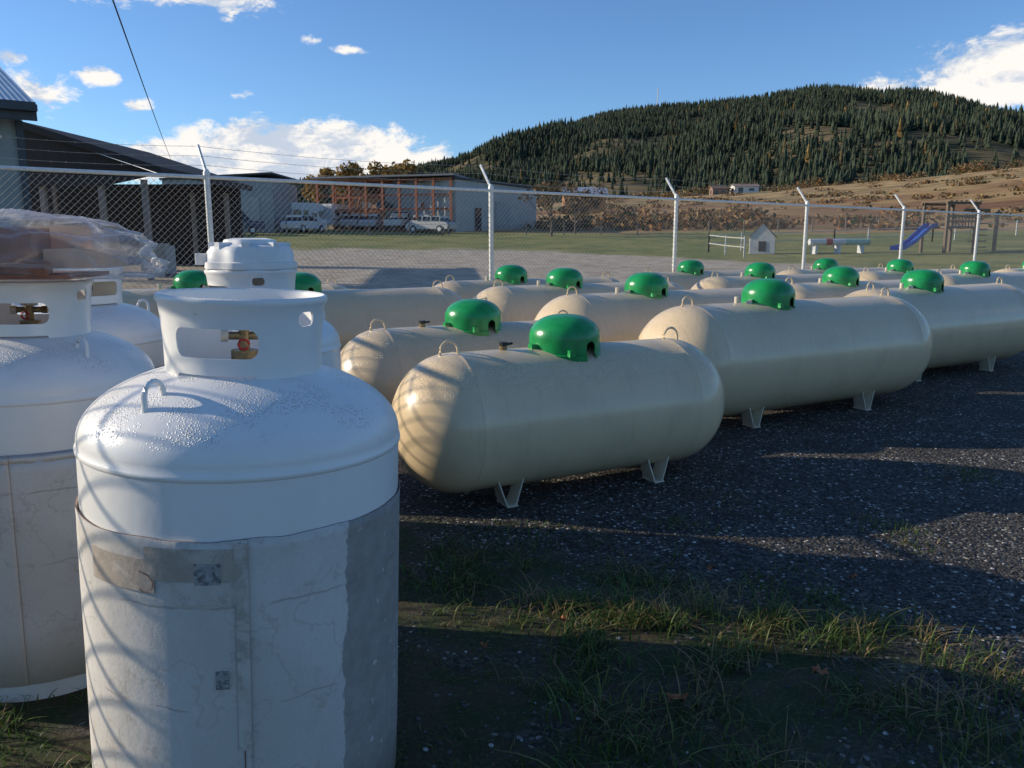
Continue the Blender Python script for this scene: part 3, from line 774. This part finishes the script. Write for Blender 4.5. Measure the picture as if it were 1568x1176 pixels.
rust=simple('orange_timber',(.40,.125,.05),.7); steelwall=corr('steel_cladding',(.34,.36,.36),1.4,'X',.5,.2); steelwall2=corr('steel_cladding_light',(.42,.43,.41),1.4,'X',.5,.2)
winm=simple('window_glass',(.03,.04,.05),.1)
def warehouse():
    ang=math.atan2(FA.y,FA.x)
    e=empty('grey_warehouse',(-9.35,16.0,0),ang)
    mb=MB(); mb.box((-5.05,4.5,2.0),(10,8.4,4.0),0); mb.obj('walls',[greywall],parent=e)
    r=MB(); p=.30
    for y0,y1 in ((-.15,4.5),(4.5,9.1)):
        z0,z1=(4.05,4.05+p*4.65) if y0<0 else (4.05+p*4.65,4.05)
        vs=[(-10.7,y0,z0),(.15,y0,z0),(.15,y1,z1),(-10.7,y1,z1)]; vs+=[(a,b,c+.06) for a,b,c in vs]
        r.add(vs,[(0,3,2,1),(4,5,6,7),(0,1,5,4),(1,2,6,5),(2,3,7,6),(3,0,4,7)],0)
    r.obj('roof',[metalroof],parent=e)
    g=MB(); g.add([(-.06,.3,3.99),(-.06,8.7,3.99),(-.06,4.5,5.3)],[(0,1,2)],0); g.obj('gable',[greywall],parent=e)
    f=MB(); f.box((-5.3,-.2,3.93),(10.9,.08,.34),0); f.box((-5.3,-.32,3.98),(10.9,.14,.12),0); f.box((-2.2,.27,1.05),(1,.06,2.1),1); f.box((-.1,.27,1.9),(.12,.1,3.8),0)
    f.obj('fascia_and_trim',[fascia,winm],parent=e)
warehouse()
def darkshed():
    e=empty('open_shed',(0,0,ground_h(-14,26)))
    r=MB(); 
    pts=[(-21,5.9),(-15.4,4.95),(-11.1,3.55)]
    for (xa,za),(xb,zb) in zip(pts[:-1],pts[1:]):
        vs=[(xa,26,za),(xb,26,zb),(xb,35,zb),(xa,35,za)]; vs+=[(a,b,c-.22) for a,b,c in vs]
        r.add(vs,[(0,1,2,3),(7,6,5,4),(0,4,5,1),(1,5,6,2),(2,6,7,3),(3,7,4,0)],0)
    r.obj('roof',[darkwood],parent=e)
    b=MB()
    b.add([(-21,26.3,2.9),(-13.0,26.3,3.0),(-11.3,26.3,3.35),(-15.4,26.3,4.74),(-21,26.3,5.7)],[(0,1,2,3,4)],0)
    for x in (-19,-17,-15.2,-13.3,-11.9):
        for y in (26.5,34): b.box((x,y,1.4),(.16,.16,4.3 if x<-14 else 3.6),1)
    b.box((-16,34.6,1.6),(9,.1,4.0),0)
    for k in range(6): b.box((-18+k*1.1,30+random.uniform(-2,2),.6),(.8,.8,random.uniform(.8,1.8)),2)
    b.obj('frame_and_wall',[darkwood,simple('grey_timber',(.25,.22,.19),.8),steelwall],parent=e)
darkshed()
def greyshed():
    z=ground_h(-26,70)-.2
    e=empty('grey_shed',(-25.2,70,z)); mb=MB(); mb.box((0,4,2.3),(9.4,8,4.6),0); mb.box((-4.0,-.06,1.3),(1,.1,2.4),2); mb.box((2.2,-.05,1.6),(2.6,.08,3.0),1)
    mb.add([(-4.8,-.3,4.55),(4.8,-.3,5.05),(4.8,8.3,5.05),(-4.8,8.3,4.55),(-4.8,-.3,4.7),(4.8,-.3,5.2),(4.8,8.3,5.2),(-4.8,8.3,4.7)],[(0,3,2,1),(4,5,6,7),(0,1,5,4),(1,2,6,5),(2,3,7,6),(3,0,4,7)],3)
    mb.obj('shell',[steelwall,steelwall2,winm,fascia],parent=e)
    z=ground_h(-33,62); e=empty('storage_shed',(-31.5,62,z)); mb=MB(); mb.box((0,3,1.3),(6,5,2.7),0); mb.box((0,3,2.75),(6.4,5.5,.15),1); mb.box((1.2,.46,1.0),(1.2,.08,2),2)
    mb.obj('shell',[simple('beige_wall',(.42,.38,.30),.8),fascia,winm],parent=e)
greyshed()
def polebarn():
    z=ground_h(-12,75)-.2
    C=Vector((-5.6,75,0)); d=Vector((-18.8,79,0))-C; L=d.length; ang=math.atan2(-d.y,-d.x)
    e=empty('pole_barn',(C.x,C.y,z),ang)
    H=5.1; mb=MB()
    n=8
    for k in range(n+1):
        x=-L*k/n
        mb.box((x,0,H/2),(.2,.2,H),0); mb.box((x,7,H/2),(.15,.15,H),0); mb.box((x,3.5,H/2),(.17,.17,H),0)
        mb.box((x,3.5,H-.25),(.1,7,.2),0)
    for zz in (2.3,3.6,H-.12):
        mb.box((-L/2,.14,zz),(L,.08,.16),0); mb.box((-L/2,3.4,zz),(L,.08,.14),0)
    for k in range(n): 
        x=-L*(k+.5)/n; mb.tube((x-.8,3,.3),(x+.8,3,H-.4),.05,0,4)
    mb.obj('timber_frame',[rust],parent=e)
    r=MB(); r.add([(-L-.6,-.3,H+.15),(.4,-.3,H+.15),(.4,8,H+.0),(-L-.6,8,H+.0)]+[(-L-.6,-.3,H+.3),(.4,-.3,H+.3),(.4,8,H+.15),(-L-.6,8,H+.15)],[(0,3,2,1),(4,5,6,7),(0,1,5,4),(1,2,6,5),(2,3,7,6),(3,0,4,7)],0)
    r.obj('roof',[simple('roof_metal',(.22,.22,.23),.5)],parent=e)
    w_=MB(); w_.box((-L/2-.3,7.6,H/2),(L-.2,.1,H),0); w_.obj('back_wall',[simple('shade_wall',(.11,.07,.055),.9)],parent=e)
    j=MB()
    for k in range(60):
        x=-random.uniform(.5,L-.5); y=random.uniform(1,6); s=random.uniform(.3,.9); j.box((x,y,s/2+(random.choice((0,0,0,2.4)))),(s*1.3,s,s*.8),random.randint(0,3),random.uniform(-.3,.3))
    j.obj('stored_goods',[simple('g1',(.6,.6,.58)),simple('g2',(.30,.12,.06)),simple('g3',(.08,.09,.11)),simple('g4',(.3,.29,.27))],parent=e)
    z2=ground_h(0,82)-.3; d2=Vector((2.6,90,0))-Vector((-5.3,75.2,0)); a2=math.atan2(d2.y,d2.x); L2=d2.length
    e2=empty('steel_workshop',(-5.2,75.2,z2),a2); m2=MB(); m2.box((L2/2,4,2.4),(L2,8,4.8),0); m2.box((L2/2,4,4.92),(L2+.6,8.6,.16),1)
    m2.box((4,-.05,1.2),(1.1,.1,2.3),2); m2.box((9,-.05,1.6),(3,.1,3),3)
    m2.obj('shell',[steelwall2,fascia,winm,steelwall],parent=e2)
polebarn()
def cabin(name,x,y,w_,d,h,wall,roof,rz=0,pitch=.5):
    z=ground_h(x,y); e=empty(name,(x,y,z),rz); mb=MB(); mb.box((0,0,h/2),(w_,d,h),0)
    for s in (-1,1):
        vs=[(-w_/2-.05*w_,s*(d/2+.06*d),h-.03*h),(w_/2+.05*w_,s*(d/2+.06*d),h-.03*h),(w_/2+.05*w_,0,h+pitch*d/2),(-w_/2-.05*w_,0,h+pitch*d/2)]
        vs+=[(a,b,c+.05*h) for a,b,c in vs]; mb.add(vs,[(0,3,2,1),(4,5,6,7),(0,1,5,4),(1,2,6,5),(2,3,7,6),(3,0,4,7)],1)
    for s in (-1,1): mb.add([(s*w_/2,-d/2,h),(s*w_/2,d/2,h),(s*w_/2,0,h+pitch*d/2)],[(0,1,2)],0)
    mb.box((-w_*.25,-d/2,h*.42),(w_*.2,.05,h*.8),2); mb.box((w_*.2,-d/2,h*.55),(w_*.22,.05,h*.35),2)
    for s in (-1,1): mb.box((s*w_/2,0,h*.45),(.05,d*.3,h*.6),2)
    mb.obj('shell',[wall,roof,winm],parent=e)
cabin('timber_cabin',13.2,150,7.5,6,3.0,simple('cabin_wood',(.42,.20,.08),.8),simple('blue_roof',(.32,.36,.42),.5))
cabin('white_farmhouse',63,222,6.5,5,1.8,simple('white_wall',(.62,.60,.56),.7),simple('red_roof',(.28,.20,.16),.7),0,.3)
cabin('farm_shed',56,222,4,4,1.6,simple('brown_wall',(.25,.15,.1),.7),simple('brown_roof',(.18,.12,.09),.7),0,.4)
cabin('playhouse',13.6,44,.9,1.3,.9,simple('white_board',(.55,.53,.5),.7),simple('shingle',(.12,.08,.06),.8),rad(75),1.1)
def play():
    x,y=22.6,42; z=ground_h(x,y); e=empty('playground_set',(x,y,z),rad(15)); wood=simple('play_timber',(.16,.11,.075),.8); blue=simple('blue_plastic',(.02,.10,.42),.4)
    mb=MB()
    for (a,b,h) in [(-.9,-.8,2.6),(.9,-.8,2.6),(-.9,.8,2.6),(.9,.8,2.6),(2.4,-.6,2.2),(2.4,.6,2.2)]: mb.box((a,b,h/2),(.13,.13,h),0)
    mb.box((0,0,1.3),(1.95,1.75,.1),0); mb.box((0,-.8,1.85),(1.9,.06,.12),0); mb.box((0,-.8,1.6),(1.9,.05,.08),0)
    for k in range(9): mb.box((-.8+k*.2,-.83,1.65),(.07,.04,.6),0)
    mb.box((1.7,0,2.2),(1.6,.1,.14),0); mb.box((0,-.85,2.5),(2.1,.1,.12),0); mb.box((0,.85,2.5),(2.1,.1,.12),0)
    for k in range(7): mb.box((-.9+k*.3,0,2.6),(.12,2,.05),0)
    for k in range(5): mb.box((1.4,-.6,.3+k*.3),(.9,.08,.06),0)
    for xx in (1.4,1.95): mb.tube((xx,0,2.15),(xx,0,.6),.012,0,4); 
    mb.box((1.67,0,.58),(.6,.25,.04),0)
    mb.obj('frame',[wood],parent=e)
    s=MB()
    pts=[(-.95,1.3),(-1.3,1.25),(-2.2,.5),(-2.8,.18),(-3.2,.15)]
    for (xa,za),(xb,zb) in zip(pts[:-1],pts[1:]):
        s.add([(xa,-.3,za),(xb,-.3,zb),(xb,.3,zb),(xa,.3,za)],[(0,1,2,3)],0)
        for yy in (-.3,.3): s.add([(xa,yy,za),(xb,yy,zb),(xb,yy,zb+.22),(xa,yy,za+.22),(xa,yy+.04,za+.22),(xb,yy+.04,zb+.22),(xb,yy+.04,zb),(xa,yy+.04,za)],[(0,1,2,3),(3,2,5,4),(4,5,6,7)],0)
    s.obj('slide',[blue],parent=e)
play()
def misc():
    x,y=17.4,43; z=ground_h(x,y); mb=MB()
    for k,(m_,l) in enumerate([(0,.9),(1,.35),(0,.7),(2,1.4)]):
        x0=sum([.9,.35,.7,1.4][:k]); mb.tube((x0,0,.62),(x0+l,0,.62),.17,m_,16)
    for xx in (.3,1.6,2.9): mb.box((xx,0,.22),(.12,.5,.45),0)
    mb.obj('striped_pipe_barrier',[simple('wpaint',(.6,.6,.58)),simple('rpaint',(.45,.04,.03)),simple('gpaint',(.30,.48,.40))],(x-1.6,y,z),.1)
    mb=MB(); wp=simple('white_rail',(.55,.54,.50))
    for (ax,ay,bx,by) in [(11.2,46,19.5,49),(19.5,49,27,52),(11.2,46,11.8,41),(27,52,40,60)]:
        n=max(1,int(math.hypot(bx-ax,by-ay)/2.2))
        for k in range(n+1):
            px,py=ax+(bx-ax)*k/n,ay+(by-ay)*k/n; mb.box((px,py,ground_h(px,py)+.5),(.07,.07,1.1),0)
            if k<n:
                qx,qy=ax+(bx-ax)*(k+1)/n,ay+(by-ay)*(k+1)/n
                for hh in (.5,.95): mb.tube((px,py,ground_h(px,py)+hh),(qx,qy,ground_h(qx,qy)+hh),.025,0,5)
    mb.obj('paddock_fence',[wp])
    mb=MB()
    for k in range(22):
        px,py=-34+k*3.2,62+random.uniform(-.1,.1)+k*.55; mb.box((px,py,ground_h(px,py)+.5),(.1,.1,1.2),0)
        if k<21:
            for hh in(.5,.95): mb.tube((px,py,ground_h(px,py)+hh),(px+3.2,py+.55,ground_h(px+3.2,py+.55)+hh),.012,0,3)
    mb.obj('post_and_wire_fence',[simple('old_post',(.22,.18,.14))])
misc()
def car(x,y,rz,col,k=0,sc=1.0):
    z=ground_h(x,y); nm='parked_car' if k==0 else ('pickup_truck' if k==1 else 'motorhome')
    e=empty(nm,(x,y,z),rz); e.scale=(sc,sc,sc)
    m1=simple('car_paint',col,.3); mb=MB()
    if k==2:
        P=[(-3.2,.45),(-3.25,2.7),(-2.9,2.95),(1.9,2.95),(2.6,2.75),(2.7,2.2),(2.0,1.95),(2.3,1.2),(3.1,1.05),(3.2,.5)]; n=len(P)
        vs=[(px,sy*1.1,pz) for sy in(-1,1) for px,pz in P]
        mb.add(vs,[tuple(range(n)),tuple(range(n,2*n))[::-1]]+[(i,(i+1)%n,n+(i+1)%n,n+i) for i in range(n)],0)
        for sy in(-1,1):
            mb.box((-2,sy*1.1,1.9),(.9,.04,.6),1); mb.box((-.3,sy*1.1,1.9),(.9,.04,.6),1); mb.box((1.6,sy*1.1,1.6),(.6,.04,.5),1); mb.box((.7,sy*1.1,1.35),(.55,.05,1.6),1); mb.box((-.8,sy*1.102,1.15),(4.5,.03,.12),4)
        mb.add([(2.03,-1,1.9),(2.03,1,1.9),(2.32,1,1.25),(2.32,-1,1.25)],[(0,1,2,3)],1)
        wx=(-1.9,2.2)
    else:
        prof=[(-2.1,.35),(-2.15,.75),(-1.9,.95),(-1.2,1.0),(1.1,1.02),(1.9,.92),(2.15,.75),(2.1,.35)] if k==0 else [(-2.4,.45),(-2.4,1.0),(-.4,1.05),(1.0,1.1),(2.2,1.05),(2.35,.8),(2.3,.45)]
        cab=[(-1.75,.95),(-1.25,1.42),(.35,1.45),(1.05,1.0)] if k==0 else [(-.5,1.03),(-.35,1.75),(.7,1.75),(1.3,1.08)]
        for P,w0,w1,mi in ((prof,.86,.86,0),(cab,.84,.66,1)):
            n=len(P); zs=[p[1] for p in P]; zm,zM=min(zs),max(zs)
            vs=[(px,sy*(w0+(w1-w0)*(pz-zm)/(zM-zm)),pz) for sy in(-1,1) for px,pz in P]
            mb.add(vs,[tuple(range(n)),tuple(range(n,2*n))[::-1]]+[(i,(i+1)%n,n+(i+1)%n,n+i) for i in range(n)],mi)
        rf=cab[1:3]; mb.box(((rf[0][0]+rf[1][0])/2,0,rf[0][1]+.03),(rf[1][0]-rf[0][0]+.1,1.34,.05),0)
        for px in ((rf[0][0]-.1),(rf[0][0]+rf[1][0])/2,rf[1][0]+.1): mb.box((px,0,(rf[0][1]+1)/2+.05),(.07,1.62,.42),0)
        wx=(-1.35,1.35)
    wy=.8 if k<2 else 1.0
    for sx in wx:
        for sy in(-wy,wy): mb.tube((sx,sy-.12,.34),(sx,sy+.12,.34),.34,2,16); mb.tube((sx,sy-.13,.34),(sx,sy+.13,.34),.18,3,10)
    mb.obj('body',[m1,winm,black,galv,simple('stripe',(.25,.1,.06))],parent=e)
W=(.6,.6,.6)
for (x,y,rz,c,k,s) in [(-20.3,77,.5,W,2,.85),(-18.2,71,1.2,W,0,1),(-17.2,80.3,1.25,W,2,.8),(-13.2,78.8,1.3,(.5,.5,.52),0,1),(-10.6,77.8,1.35,(.55,.54,.5),1,1),(-8.0,77.2,1.2,(.5,.5,.5),0,1),(-15.2,79.3,1.4,(.45,.42,.4),0,1),(-22.5,66,.3,(.05,.07,.12),1,1),(-7.2,72.4,2.7,(.5,.48,.45),0,1)]: car(x,y,rz,c,k,s)
mb=MB(); p0=Vector((4.2,-11,6.2)); pts=[]
B0=Vector((-3.75,8,3.73)); B1=Vector((-28.5,70.1,7.1))
for q in np.linspace(0,1,20): pts.append(p0.lerp(B0,q)-Vector((0,0,.6*4*q*(1-q)*.5)))
for q in np.linspace(0,1,24)[1:]: pts.append(B0.lerp(B1,q)-Vector((0,0,.25*4*q*(1-q))))
mb.ptube(pts,.008,0,5); mb.obj('overhead_cable',[black])
mb=MB(); mb.tube((4.2,-11,-.3),(4.2,-11,7),.14,0,12); mb.box((4.2,-11,6.4),(1.8,.12,.12),0); mb.obj('utility_pole',[barkmat])
